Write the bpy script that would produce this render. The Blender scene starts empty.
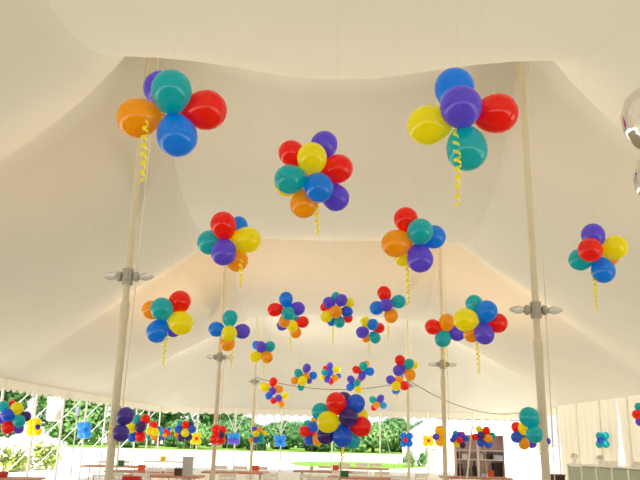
import bpy, bmesh, math, random
from mathutils import Vector, Matrix
random.seed(7)
SC = bpy.context.scene
COL = SC.collection
PI = math.pi

# ------------------------------------------------------------------ camera
F = 708.0
CAM = Vector((0.0, 0.0, 1.75))
up_c = Vector((55.0, 2546.0, -708.0)).normalized()
fy_c = Vector((12.0, -197.0, -708.0))
fy_c = (fy_c - up_c * fy_c.dot(up_c)).normalized()
rx_c = fy_c.cross(up_c)
ROT = Matrix((rx_c, fy_c, up_c))          # camera -> world
FWD = ROT @ Vector((0, 0, -1))


def ray(x, y):
    return ROT @ Vector(((x - 320.0) / F, (240.0 - y) / F, -1.0))


def at_y(x, y, Y):
    d = ray(x, y)
    return CAM + d * (Y / d.y)


def at_z(x, y, Z):
    d = ray(x, y)
    return CAM + d * ((Z - CAM.z) / d.z)


def at_d(x, y, D):
    return CAM + ray(x, y) * D


cam_d = bpy.data.cameras.new('camera')
cam_d.sensor_width = 36.0
cam_d.lens = F * 36.0 / 640.0
cam_d.clip_start = 0.05
cam_d.clip_end = 600
cam = bpy.data.objects.new('camera', cam_d)
COL.objects.link(cam)
cam.matrix_world = Matrix.Translation(CAM) @ ROT.to_4x4()
SC.camera = cam


# ------------------------------------------------------------------ materials
def srgb(r, g, b):
    f = lambda c: (c / 12.92) if c <= 0.04045 else ((c + 0.055) / 1.055) ** 2.4
    return (f(r / 255.0), f(g / 255.0), f(b / 255.0), 1.0)


def new_mat(name):
    m = bpy.data.materials.new(name)
    m.use_nodes = True
    nt = m.node_tree
    for n in list(nt.nodes):
        nt.nodes.remove(n)
    out = nt.nodes.new('ShaderNodeOutputMaterial')
    return m, nt, out


def basic(name, col, rough=0.5, metal=0.0, vary=0.08, scale=6.0, spec=0.5, bump=0.0):
    m, nt, out = new_mat(name)
    p = nt.nodes.new('ShaderNodeBsdfPrincipled')
    tc = nt.nodes.new('ShaderNodeTexCoord')
    nz = nt.nodes.new('ShaderNodeTexNoise')
    nz.inputs['Scale'].default_value = scale
    nz.inputs['Detail'].default_value = 3
    nt.links.new(tc.outputs['Object'], nz.inputs['Vector'])
    mx = nt.nodes.new('ShaderNodeMix')
    mx.data_type = 'RGBA'
    mx.inputs[6].default_value = tuple(c * (1 - vary) for c in col[:3]) + (1,)
    mx.inputs[7].default_value = tuple(min(1, c * (1 + vary)) for c in col[:3]) + (1,)
    nt.links.new(nz.outputs['Fac'], mx.inputs[0])
    nt.links.new(mx.outputs[2], p.inputs['Base Color'])
    p.inputs['Roughness'].default_value = rough
    p.inputs['Metallic'].default_value = metal
    p.inputs['Specular IOR Level'].default_value = spec
    nt.links.new(p.outputs[0], out.inputs[0])
    return m


def fabric(name, refl, trans, seam_axis=None):
    """thin coated cloth: some light comes through"""
    m, nt, out = new_mat(name)
    d = nt.nodes.new('ShaderNodeBsdfDiffuse')
    t = nt.nodes.new('ShaderNodeBsdfTranslucent')
    a = nt.nodes.new('ShaderNodeAddShader')
    tc = nt.nodes.new('ShaderNodeTexCoord')
    nz = nt.nodes.new('ShaderNodeTexNoise')
    nz.inputs['Scale'].default_value = 0.6
    nz.inputs['Detail'].default_value = 5
    nt.links.new(tc.outputs['Object'], nz.inputs['Vector'])
    rm = nt.nodes.new('ShaderNodeMapRange')
    rm.inputs[3].default_value = 0.93
    rm.inputs[4].default_value = 1.05
    nt.links.new(nz.outputs['Fac'], rm.inputs[0])
    fac = rm.outputs[0]
    if seam_axis is not None:
        # welded seams every 1.53 m: a slightly darker thin line
        sx = nt.nodes.new('ShaderNodeSeparateXYZ')
        nt.links.new(tc.outputs['Object'], sx.inputs[0])
        md = nt.nodes.new('ShaderNodeMath'); md.operation = 'PINGPONG'
        md.inputs[1].default_value = 0.7625
        nt.links.new(sx.outputs[seam_axis], md.inputs[0])
        lt = nt.nodes.new('ShaderNodeMath'); lt.operation = 'LESS_THAN'
        lt.inputs[1].default_value = 0.022
        nt.links.new(md.outputs[0], lt.inputs[0])
        ml = nt.nodes.new('ShaderNodeMath'); ml.operation = 'MULTIPLY_ADD'
        ml.inputs[1].default_value = -0.018
        ml.inputs[2].default_value = 1.0
        nt.links.new(lt.outputs[0], ml.inputs[0])
        mm = nt.nodes.new('ShaderNodeMath'); mm.operation = 'MULTIPLY'
        nt.links.new(ml.outputs[0], mm.inputs[0])
        nt.links.new(fac, mm.inputs[1])
        fac = mm.outputs[0]
    for node, colr in ((d, refl), (t, trans)):
        vm = nt.nodes.new('ShaderNodeVectorMath'); vm.operation = 'SCALE'
        vm.inputs[0].default_value = colr[:3]
        nt.links.new(fac, vm.inputs['Scale'])
        nt.links.new(vm.outputs[0], node.inputs['Color'])
    nt.links.new(d.outputs[0], a.inputs[0])
    nt.links.new(t.outputs[0], a.inputs[1])
    nt.links.new(a.outputs[0], out.inputs[0])
    return m


def latex(name, col):
    m, nt, out = new_mat(name)
    p = nt.nodes.new('ShaderNodeBsdfPrincipled')
    t = nt.nodes.new('ShaderNodeBsdfTranslucent')
    x = nt.nodes.new('ShaderNodeMixShader')
    lw = nt.nodes.new('ShaderNodeLayerWeight')
    lw.inputs['Blend'].default_value = 0.35
    mx = nt.nodes.new('ShaderNodeMix'); mx.data_type = 'RGBA'
    mx.inputs[6].default_value = col
    mx.inputs[7].default_value = tuple(min(1, c * 1.15 + 0.01) for c in col[:3]) + (1,)
    nt.links.new(lw.outputs['Facing'], mx.inputs[0])
    nt.links.new(mx.outputs[2], p.inputs['Base Color'])
    nt.links.new(mx.outputs[2], t.inputs['Color'])
    p.inputs['Roughness'].default_value = 0.045
    p.inputs['Coat Weight'].default_value = 0.5
    p.inputs['Coat Roughness'].default_value = 0.04
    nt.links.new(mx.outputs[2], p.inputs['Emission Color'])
    p.inputs['Emission Strength'].default_value = 0.14  # slight self-glow in the latex colour, added to brighten balloons and ribbon
    p.inputs['Specular IOR Level'].default_value = 0.55
    x.inputs[0].default_value = 0.45
    nt.links.new(p.outputs[0], x.inputs[1])
    nt.links.new(t.outputs[0], x.inputs[2])
    nt.links.new(x.outputs[0], out.inputs[0])
    return m


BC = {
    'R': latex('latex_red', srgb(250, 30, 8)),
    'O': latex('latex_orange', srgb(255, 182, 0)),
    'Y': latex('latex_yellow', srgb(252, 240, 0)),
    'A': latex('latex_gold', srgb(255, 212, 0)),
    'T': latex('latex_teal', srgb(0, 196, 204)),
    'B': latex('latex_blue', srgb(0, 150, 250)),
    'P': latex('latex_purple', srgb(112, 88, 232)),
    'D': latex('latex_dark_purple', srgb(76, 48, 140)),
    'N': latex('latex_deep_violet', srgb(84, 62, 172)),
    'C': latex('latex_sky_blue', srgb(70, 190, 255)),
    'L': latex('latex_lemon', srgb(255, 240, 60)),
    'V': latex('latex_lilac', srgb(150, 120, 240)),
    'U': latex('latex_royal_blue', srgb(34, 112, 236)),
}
M_tent = fabric('tent_vinyl', (0.54, 0.51, 0.45, 1), (0.117, 0.110, 0.0875, 1), seam_axis=0)
M_wall = fabric('sidewall_vinyl', (0.6, 0.57, 0.50, 1), (0.21, 0.19, 0.15, 1))
M_pole = basic('pole_wood_paint', srgb(222, 213, 188), 0.4, 0.0, 0.06, 3)
M_alu = basic('aluminium', srgb(190, 190, 185), 0.35, 0.7, 0.05)
M_white = basic('white_paint', srgb(252, 252, 249), 0.45, 0, 0.03)
M_grey = basic('grey_metal', srgb(150, 150, 148), 0.45, 0.3, 0.06)
M_lampg = basic('lamp_holder_grey', srgb(176, 174, 166), 0.5, 0, 0.04)
M_dark = basic('dark_plastic', srgb(45, 38, 42), 0.5, 0, 0.1)
M_rope = basic('rope', srgb(240, 234, 214), 0.9, 0, 0.08, 40)
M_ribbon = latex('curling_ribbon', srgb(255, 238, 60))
M_line = basic('nylon_line', srgb(225, 215, 190), 0.4, 0, 0.02)
M_wood = basic('table_top_wood', srgb(206, 150, 128), 0.5, 0, 0.15, 9)
M_resin = basic('white_resin', srgb(250, 248, 242), 0.45, 0, 0.03)
M_cable = basic('black_cable', srgb(120, 96, 90), 0.7, 0, 0.05)
M_ground = basic('pale_ground', srgb(246, 242, 233), 0.95, 0, 0.06, 1.5)
M_shelfback = basic('shelf_back', srgb(226, 202, 202), 0.8, 0, 0.1, 5)
M_counter = basic('counter_panel', srgb(184, 196, 178), 0.35, 0, 0.1, 12)
M_glass, nt, out = new_mat('lamp_glass')
g = nt.nodes.new('ShaderNodeBsdfPrincipled')
g.inputs['Base Color'].default_value = (0.85, 0.87, 0.86, 1)
g.inputs['Roughness'].default_value = 0.12
g.inputs['Transmission Weight'].default_value = 0.55
nt.links.new(g.outputs[0], out.inputs[0])
M_foil = basic('silver_foil', (0.9, 0.86, 0.84, 1), 0.06, 1.0, 0.02)


def flat(name, rgb, rough=0.6):
    return basic(name, srgb(*rgb), rough, 0, 0.08, 8)


def leafy(name, a, b, c=None, cfac=0.6):
    m, nt, out = new_mat(name)
    p = nt.nodes.new('ShaderNodeBsdfDiffuse')
    t = nt.nodes.new('ShaderNodeBsdfTranslucent')
    s = nt.nodes.new('ShaderNodeMixShader')
    s.inputs[0].default_value = 0.35
    tc = nt.nodes.new('ShaderNodeTexCoord')
    nz = nt.nodes.new('ShaderNodeTexNoise')
    nz.inputs['Scale'].default_value = 1.6
    nz.inputs['Detail'].default_value = 4
    nt.links.new(tc.outputs['Object'], nz.inputs['Vector'])
    cr = nt.nodes.new('ShaderNodeValToRGB')
    e = cr.color_ramp.elements
    e[0].position = 0.35; e[0].color = srgb(*a)
    e[1].position = 0.65; e[1].color = srgb(*b)
    if c:
        n = e.new(cfac); n.color = srgb(*c)
        n2 = e.new(min(0.99, cfac + 0.03)); n2.color = srgb(*c)
    nt.links.new(nz.outputs['Fac'], cr.inputs[0])
    nt.links.new(cr.outputs[0], p.inputs[0])
    nt.links.new(cr.outputs[0], t.inputs[0])
    nt.links.new(p.outputs[0], s.inputs[1])
    nt.links.new(t.outputs[0], s.inputs[2])
    nt.links.new(s.outputs[0], out.inputs[0])
    return m


# ------------------------------------------------------------------ mesh helpers
def mesh_from(name, bm, mat, smooth=False):
    me = bpy.data.meshes.new(name)
    bm.normal_update()
    bm.to_mesh(me)
    bm.free()
    if smooth:
        for p in me.polygons:
            p.use_smooth = True
    if mat:
        me.materials.append(mat)
    return me


def link(name, me, parent=None, loc=(0, 0, 0), rot=None):
    o = bpy.data.objects.new(name, me)
    COL.objects.link(o)
    if parent:
        o.parent = parent
    o.location = loc
    if rot is not None:
        if isinstance(rot, Matrix):
            o.rotation_euler = rot.to_euler()
        else:
            o.rotation_euler = rot
    return o


def obj(name, bm, mat, parent=None, loc=(0, 0, 0), rot=None, smooth=False):
    return link(name, mesh_from(name, bm, mat, smooth), parent, loc, rot)


def thing(name, label, cat, loc=(0, 0, 0), rz=0.0, group=None):
    o = bpy.data.objects.new(name, None)
    o.empty_display_size = 0.1
    COL.objects.link(o)
    o.location = loc
    o.rotation_euler = (0, 0, rz)
    return tag(o, label, cat, group)


def tag(o, label, cat, group=None):
    o['label'] = label
    o['category'] = cat
    if group:
        o['group'] = group
    return o


def struct(o):
    o['kind'] = 'structure'
    return o


def copy_tree(root, label=None):
    r = root.copy()
    COL.objects.link(r)
    if label:
        r['label'] = label
    for ch in list(root.children):
        c = ch.copy()
        COL.objects.link(c)
        c.parent = r
        for g_ in list(ch.children):
            d = g_.copy()
            COL.objects.link(d)
            d.parent = c
    return r


def box(bm, c, s, rz=0.0, bevel=0.0, rot=None):
    r = bmesh.ops.create_cube(bm, size=1.0)
    vs = r['verts']
    M = Matrix.Translation(Vector(c)) @ (rot.to_4x4() if rot else Matrix.Rotation(rz, 4, 'Z')) @ Matrix.Diagonal((s[0], s[1], s[2], 1))
    bmesh.ops.transform(bm, matrix=M, verts=vs)
    if bevel:
        es = list({e for v in vs for e in v.link_edges})
        bmesh.ops.bevel(bm, geom=es, offset=bevel, segments=2, affect='EDGES', profile=0.5)


def tube(bm, pts, r, seg=8, cap=True):
    pts = [Vector(p) for p in pts]
    rs = r if isinstance(r, (list, tuple)) else [r] * len(pts)
    rings = []
    for i, p in enumerate(pts):
        if i == 0:
            t = pts[1] - pts[0]
        elif i == len(pts) - 1:
            t = pts[-1] - pts[-2]
        else:
            t = pts[i + 1] - pts[i - 1]
        t.normalize()
        a = Vector((0, 0, 1)) if abs(t.z) < 0.9 else Vector((1, 0, 0))
        u = t.cross(a).normalized()
        w = t.cross(u)
        rings.append([bm.verts.new(p + (u * math.cos(k * 2 * PI / seg) + w * math.sin(k * 2 * PI / seg)) * rs[i]) for k in range(seg)])
    for a, b in zip(rings, rings[1:]):
        for k in range(seg):
            bm.faces.new((a[k], a[(k + 1) % seg], b[(k + 1) % seg], b[k]))
    if cap:
        bm.faces.new(rings[0][::-1])
        bm.faces.new(rings[-1])


def lathe(bm, prof, seg=20, M=None):
    """prof: (radius, z) list; radius 0 closes"""
    rings = []
    vs_all = []
    for r, z in prof:
        if r < 1e-6:
            v = bm.verts.new((0, 0, z)); rings.append([v]); vs_all.append(v)
        else:
            ring = [bm.verts.new((r * math.cos(k * 2 * PI / seg), r * math.sin(k * 2 * PI / seg), z)) for k in range(seg)]
            rings.append(ring); vs_all += ring
    for a, b in zip(rings, rings[1:]):
        for k in range(seg):
            k2 = (k + 1) % seg
            if len(a) == 1:
                bm.faces.new((a[0], b[k2], b[k]))
            elif len(b) == 1:
                bm.faces.new((a[k], a[k2], b[0]))
            else:
                bm.faces.new((a[k], a[k2], b[k2], b[k]))
    if M is not None:
        bmesh.ops.transform(bm, matrix=M, verts=vs_all)


def bmnew():
    return bmesh.new()


# ------------------------------------------------------------------ tent shape
XP, XE, E = 3.05, 8.92, 3.12
HP = 3.12 + 0.73 * 5.87 + 1.25
HC = 7.35                      # ridge height half way between two poles
L = 9.15
Y1 = 10.4
RID = [Y1 + L * k for k in (-2, -1, 0, 1, 2)]
YB, YF = RID[-1] + L, RID[0] - L


def ridge(a):
    if a >= XP:
        b = min(a, XE)
        return E + 0.73 * (XE - b) + 1.25 * (math.exp(-(b - XP) / 0.75) - math.exp(-(XE - XP) / 0.75))
    v = a / XP
    return HC + (HP - HC) * v ** 2.4


HVS = {0: 6.15, 1: 6.15, 2: 6.27, 3: 5.87}


def valley(a, k):
    hv = HVS.get(k, 6.15)
    if a >= XP:
        u = min(1.0, (a - XP) / (XE - XP))
        return E + (hv - 0.12 - E) * ((1 - u) ** 1.18)
    v = a / XP
    return hv - 0.12 * v * v


def roof(x, y):
    a = abs(x)
    if RID[0] <= y <= RID[-1]:
        f = (y - RID[0]) / L
        k = min(3, int(f))
        t = abs(2 * (f - k) - 1)          # 1 at ridge, 0 in the valley
        V, R = valley(a, k), ridge(a)
        q = 1.9 + 0.8 * (a / XP) ** 2 if a < XP else 1.9 + 0.8 * math.exp(-((a - XP) / 1.6) ** 2)
        return V + (R - V) * (t ** q)
    s = (y - RID[-1]) / L if y > RID[-1] else (RID[0] - y) / L
    s = min(1.0, s)
    u = 0.0 if a <= XP else (a - XP) / (XE - XP)
    e = min(1.0, (u ** 7 + s ** 7) ** (1 / 7.0))
    b = XP + (XE - XP) * e
    return ridge(b) - (HP - ridge(a) if a < XP else 0) * (1 - e) ** 2


xs = []
for i in range(-44, 45):
    xs.append(XE * i / 44.0)
xs = sorted(set([round(x, 4) for x in xs] + [-XP, XP]))
ys = []
n = 30
for k in range(-1, 5):
    y0 = RID[0] + L * k
    for j in range(n):
        ys.append(y0 + L * j / n)
ys.append(YB)
bm = bmnew()
grid = [[bm.verts.new((x, y, roof(x, y))) for x in xs] for y in ys]
for a, b in zip(grid, grid[1:]):
    for i in range(len(xs) - 1):
        bm.faces.new((a[i], a[i + 1], b[i + 1], b[i]))
ceiling = struct(obj('ceiling', bm, M_tent, smooth=True))


# scalloped valance along the eaves
def valance(name, p0, p1, nsc, drop=0.36):
    bm = bmnew()
    p0, p1 = Vector(p0), Vector(p1)
    prev = None
    sub = 8
    for i in range(nsc * sub + 1):
        f = i / (nsc * sub)
        ph = (i % sub) / sub
        d = drop - 0.10 * (1 - math.sin(PI * ph))
        w = 0.02 * math.sin(f * nsc * 1.7)
        q = p0.lerp(p1, f)
        nrm = (p1 - p0).cross(Vector((0, 0, 1))).normalized()
        a = bm.verts.new(q + Vector((0, 0, 0.01)))
        b = bm.verts.new(q + Vector((0, 0, -d)) + nrm * w)
        if prev:
            bm.faces.new((prev[0], prev[1], b, a))
        prev = (a, b)
    # webbing strip at the eave
    dr = (p1 - p0)
    tube(bm, [p0, p1], 0.022, 6)
    return struct(obj(name, bm, M_wall, smooth=False))


valance('trim_1', (-XE - .02, YB, E), (-XE - .02, 2.0, E), 78)
valance('trim_2', (-XE - .02, YB + .02, E), (XE + .02, YB + .02, E), 38)
valance('trim_3', (XE + .02, 29.1, E), (XE + .02, YB, E), 19)

# ------------------------------------------------------------------ ground
bm = bmnew()
vs = [bm.verts.new(p) for p in ((-160, -40, 0), (160, -40, 0), (160, 240, 0), (-160, 240, 0))]
bm.faces.new(vs)
struct(obj('floor', bm, M_ground))
M_floor_damper = basic('bounce_damper', srgb(176, 166, 146), 0.95, 0, 0.12, 2.0)  # darker sheet added out of view to cut floor bounce onto the roof
bm = bmnew()
bm.faces.new([bm.verts.new(p) for p in ((-XE - .3, -17, .008), (XE + .3, -17, .008), (XE + .3, 17.0, .008), (-XE - .3, 17.0, .008))])
struct(obj('floor_bounce_damper', bm, M_floor_damper))
M_grass = leafy('lawn_grass', (120, 165, 70), (165, 200, 105))


def patch(name, pts, z):
    bm = bmnew()
    bm.faces.new([bm.verts.new((x, y, z)) for x, y in pts])
    return struct(obj(name, bm, M_grass))


def outline(cx, cy, rx, ry, n=40, sd=1):
    rnd = random.Random(sd)
    ph = rnd.random() * 6
    return [(cx + rx * math.cos(a) * (1 + .05 * math.sin(3 * a + ph)), cy + ry * math.sin(a) * (1 + .06 * math.sin(5 * a + ph)))
            for a in [2 * PI * k / n for k in range(n)]]


patch('ground_lawn_strip', outline(1.6, 49.5, 4.6, 5.5), 0.02)
patch('ground_lawn_far', [(-60, 84), (17, 84), (17, 130), (-60, 130)], 0.02)

# ------------------------------------------------------------------ poles
def tent_pole(x, y, label, joint_z, lean=0.0):
    t = thing('tent_pole', label, 'pole', (x, y, 0), 0, 'tall centre poles')
    bm = bmnew(); lathe(bm, [(0, 0.02), (0.06, 0.02), (0.06, joint_z), (0, joint_z)], 18)
    obj('lower_section', bm, M_pole, t, smooth=False)
    bm = bmnew(); lathe(bm, [(0, joint_z), (0.05, joint_z), (0.05, HP + 0.1), (0, HP + 0.1)], 18)
    obj('upper_section', bm, M_pole, t)
    bm = bmnew(); lathe(bm, [(0.05, joint_z - .22), (0.067, joint_z - .22), (0.067, joint_z + .06), (0.05, joint_z + .1)], 18)
    obj('joint_sleeve', bm, M_pole, t)
    bm = bmnew(); box(bm, (0, 0, 0.01), (0.4, 0.4, 0.02)); obj('base_plate', bm, M_alu, t)
    s = 1 if x > 0 else -1
    bm = bmnew(); tube(bm, [(0.1, -0.04, 0.9), (0.14, -0.03, 4), (0.17, -0.02, HP - .4)], 0.008, 6)
    tube(bm, [(0.08, -0.05, 0.9), (0.14, -0.05, 0.95)], 0.015, 6)
    obj('halyard_rope', bm, M_rope, t)
    return t


def light_fixture(x, y, z, label):
    t = thing('hanging_floodlight', label, 'light', (x, y, z), 0, 'floodlights clamped on the poles')
    bm = bmnew()
    lathe(bm, [(0.066, -0.12), (0.082, -0.12), (0.082, 0.12), (0.066, 0.12), (0.066, -0.12)], 16)
    box(bm, (0, -0.08, 0), (0.06, 0.04, 0.12), bevel=.008)
    obj('clamp', bm, M_lampg, t)
    for s in (-1, 1):
        R = Matrix.Rotation(s * PI / 2, 4, 'Y')
        bm = bmnew()
        lathe(bm, [(0, 0.09), (0.055, 0.09), (0.075, 0.11), (0.075, 0.15), (0.04, 0.18), (0, 0.18)], 14, R)
        h = obj('lamp_holder', bm, M_lampg, t)
        bm = bmnew()
        lathe(bm, [(0.03, 0.18), (0.045, 0.2), (0.062, 0.25), (0.055, 0.30), (0.032, 0.36), (0.012, 0.39), (0, 0.395)], 14, R)
        obj('lamp_bulb', bm, M_glass, h, smooth=True)
    for s in (-1, 1):
        ld = bpy.data.lights.new('warm_glow', 'SPOT')
        ld.energy = 44 if y < 12 else (150 if y < 22 else 190)
        ld.color = (1.0, 0.58, 0.25) if y < 22 else (1.0, 0.92, 0.80)
        ld.shadow_soft_size = 0.08
        ld.spot_size = math.radians(135)
        ld.spot_blend = 0.9
        lo = bpy.data.objects.new('warm_glow', ld)
        COL.objects.link(lo)
        lo.parent = t
        lo.location = (s * 0.46, 0.0, 0.10)
        lo.rotation_euler = Vector((s * 0.5, 0, 1)).to_track_quat('-Z', 'Y').to_euler()
    return t


def pole_x(px, Y):
    return at_y(px, 437 + .0216 * (px - 320), Y).x


PL = [
    (-XP - .07, RID[2], 'nearest tent pole on the left, orange and teal balloon cluster at its top', 3.55, 4.02,
     'floodlight pair clamped high on the nearest left tent pole'),
    (XP - .07, RID[2], 'nearest tent pole on the right, large teal balloons tied to its lower half', 3.1, 3.62,
     'floodlight pair clamped on the nearest right tent pole'),
    (-XP - .07, RID[3], 'second tent pole on the left with red balloon flower tied round it', 3.3, 3.8,
     'floodlight pair clamped on the pole with the red balloon flower'),
    (XP - .07, RID[3], 'second tent pole on the right with yellow balloon flower tied round it', 3.3, 3.72,
     'floodlight pair clamped on the pole with the yellow balloon flower'),
    (-XP - .07, RID[4], 'farthest left tent pole beneath the small four colour balloon cluster', 3.3, 3.82,
     'floodlight pair on the farthest left pole, cable running from it'),
    (XP - .07, RID[4], 'farthest right tent pole with bright blue balloon flower tied round it', 3.3, 3.78,
     'floodlight pair on the farthest right pole, beside the red and orange balloons'),
]
for (x, y, lab, jz, fz, fl) in PL:
    tent_pole(x, y, lab, jz)
    light_fixture(x, y, fz, fl)

# perimeter posts
YS = [RID[4] - 2.2875 * k for k in range(0, 9)]      # 28.7 ... 10.4
YS_far = [YB - 2.2875 * k for k in range(0, 4)]


def side_post(x, y, label, group=None, braces=False):
    t = thing('eave_post', label, 'post', (x, y, 0), 0, group)
    bm = bmnew(); lathe(bm, [(0, 0), (0.04, 0), (0.04, E - 0.02), (0, E - 0.02)], 10); obj('post_tube', bm, M_white, t, smooth=False)
    bm = bmnew(); box(bm, (0, 0, 0.01), (0.18, 0.18, 0.02)); obj('foot_plate', bm, M_alu, t)
    if braces:
        for s in (-1, 1):
            bm = bmnew(); tube(bm, [(0, 0.03, 1.85), (s * 0.42, 0.03, 2.75)], 0.022, 6)
            obj('brace', bm, M_white, t)
    return t


def guy_rope(p0, p1, label, group):
    t = thing('guy_rope', label, 'rope', p1, 0, group)
    d = Vector(p0) - Vector(p1)
    bm = bmnew(); tube(bm, [(0, 0, 0.25), d], 0.013, 6); obj('rope_line', bm, M_white, t)
    bm = bmnew(); tube(bm, [(0, 0, -0.1), (0, 0, 0.4)], 0.018, 6); obj('stake', bm, M_grey, t)
    return t


special = {2: 'white eave post with blue balloon flower tied to it, left side',
           3: 'white eave post with yellow balloon flower tied to it, left side'}
left_posts = []
LX = -XE - 0.06
left_ys = [37.85, 35.56, 33.28, 30.99, 28.7, 26.41, 24.12, 21.84, 19.55]
for i, y in enumerate(left_ys):
    lab = 'plain white eave post along the open left side of the tent'
    grp = 'plain posts along the left eave'
    if i == 5:
        lab, grp = 'white eave post on the left with a bright blue balloon flower tied to it', None
    if i == 7:
        lab, grp = 'white eave post on the left with a yellow balloon flower tied to it', None
    if i == 6:
        lab, grp = 'white eave post on the left with a white curtain bundled at its top', None
    side_post(LX, y, lab, grp)
    guy_rope((LX - .05, y - .06, E - .1), (LX - 2.6, y - .2, 0), 'pale guy rope slanting from the left eave down to its stake', 'guy ropes outside the left eave')
right_ys = [30.99, 28.7, 26.41, 24.12, 21.84]
RX = XE - 0.02
for i, y in enumerate(right_ys):
    lab = {0: 'white eave post beyond the far end of the right sidewall',
           1: 'white post at the far end of the right sidewall',
           2: 'slim white post on the right sidewall above the flower pots, no balloons',
           3: 'white post on the right sidewall with teal balloon flower tied to it',
           4: 'white post on the right sidewall nearest the frame edge'}[i]
    side_post(RX - .1, y, lab)
back_px = [(197, 1), (235, 2), (281, 3), (332, 0), (380, 0), (428, 4), (474, 0)]
for px, k in back_px:
    X = pole_x(px, YB)
    lab = {0: 'plain white eave post in the row along the far end of the tent',
           1: 'white far-end post with small yellow balloon flower at left of the red one',
           2: 'white far-end post with pale lilac and blue balloon flower',
           3: 'white far-end post with sky blue balloon flower and forked braces',
           4: 'white far-end post with lemon yellow balloon flower before the white marquee'}[k]
    side_post(X, YB, lab, 'plain posts along the far eave' if k == 0 else None, braces=(k in (2, 3)))
    if k in (1, 2, 0) and px < 400:
        guy_rope((X, YB + .05, E - .1), (X + (-.9 if px % 2 else .9), YB + 2.4, 0), 'pale guy rope slanting outside the far eave to its stake', 'guy ropes outside the far eave')

# bundled curtain on left post
bm = bmnew()
for k in range(7):
    a = k * 2 * PI / 7
    lathe(bm, [(0, 0), (0.10, .05), (0.13, .3), (0.10, .5), (0.14, .8), (0, .85)], 8,
          Matrix.Translation((0.14 * math.cos(a), 0.2 * math.sin(a), 0)))
c = obj('side_curtain', bm, M_white, None, (LX - .34, 24.3, 2.05), smooth=True)
tag(c, 'bright white side curtain bundled up under the left eave', 'curtain')

# sidewall panels (right): vinyl curtains hanging from the eave
def curtain_wall(name, y0, y1, lean0=0.0, lean1=0.0):
    bm = bmnew()
    n = int(abs(y1 - y0) * 10)
    prev = None
    for i in range(n + 1):
        f = i / n
        y = y0 + (y1 - y0) * f
        col = []
        for j in range(9):
            z = (E - 0.03) * (1 - j / 8.0)
            dx = 0.03 * math.sin(y * 2.6) * (j / 8.0) + 0.012 * math.sin(y * 11)
            yy = y + (lean0 * (1 - f) ** 6 + lean1 * f ** 6) * (j / 8.0)
            col.append(bm.verts.new((XE + 0.002 + (0.05 + dx) * min(1, j / 2), yy, z + 0.034)))
        if prev:
            for j in range(8):
                bm.faces.new((prev[j], prev[j + 1], col[j + 1], col[j]))
        prev = col
    return struct(obj(name, bm, M_wall, smooth=True))


curtain_wall('wall_right', 29.0, 23.0, 0, 0.55)
curtain_wall('wall_right_near', 22.95, 6.0, -0.12, 0)

# ------------------------------------------------------------------ balloons
def balloon_profile():
    pr = []
    for k in range(0, 15):
        th = PI * k / 14
        r = math.sin(th)
        z = math.cos(th)
        if z < 0:
            r *= (1 - 0.13 * (z * z))
            z *= 1.27
        pr.append((r if 0 < k < 14 else 0, z))
    # tip: replace the bottom pole with a narrow neck
    pr = pr[:-1] + [(0.05, -1.29)]
    return [(r, z + 0.03) for r, z in pr]


BALLOON_ME, KNOT_ME = {}, {}
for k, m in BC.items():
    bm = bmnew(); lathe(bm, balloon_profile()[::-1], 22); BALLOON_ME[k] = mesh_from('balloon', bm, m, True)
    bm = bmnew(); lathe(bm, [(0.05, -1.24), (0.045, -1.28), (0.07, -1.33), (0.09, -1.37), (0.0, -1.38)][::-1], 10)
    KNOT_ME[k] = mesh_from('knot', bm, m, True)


def curl_mesh(length, amp, width, pitch, sd):
    rnd = random.Random(sd)
    bm = bmnew()
    n = max(10, int(length / pitch * 10))
    prev = None
    p1 = rnd.random() * 6
    for i in range(n + 1):
        f = i / n
        a = 2 * PI * length / pitch * f + p1
        am = amp * (0.35 + 0.65 * math.sin(PI * min(1, f * 1.2)) ** 0.5) if f < .83 else amp * .7
        drift = 0.25 * amp * math.sin(f * 5 + p1)
        z = -length * f
        x, y = am * math.cos(a) + drift, am * math.sin(a)
        u = Vector((x, y, z - width / 2)); v = Vector((x, y, z + width / 2))
        A, B = bm.verts.new(u), bm.verts.new(v)
        if prev:
            bm.faces.new((prev[0], A, B, prev[1]))
        prev = (A, B)
    return mesh_from('ribbon', bm, M_ribbon, True)


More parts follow.
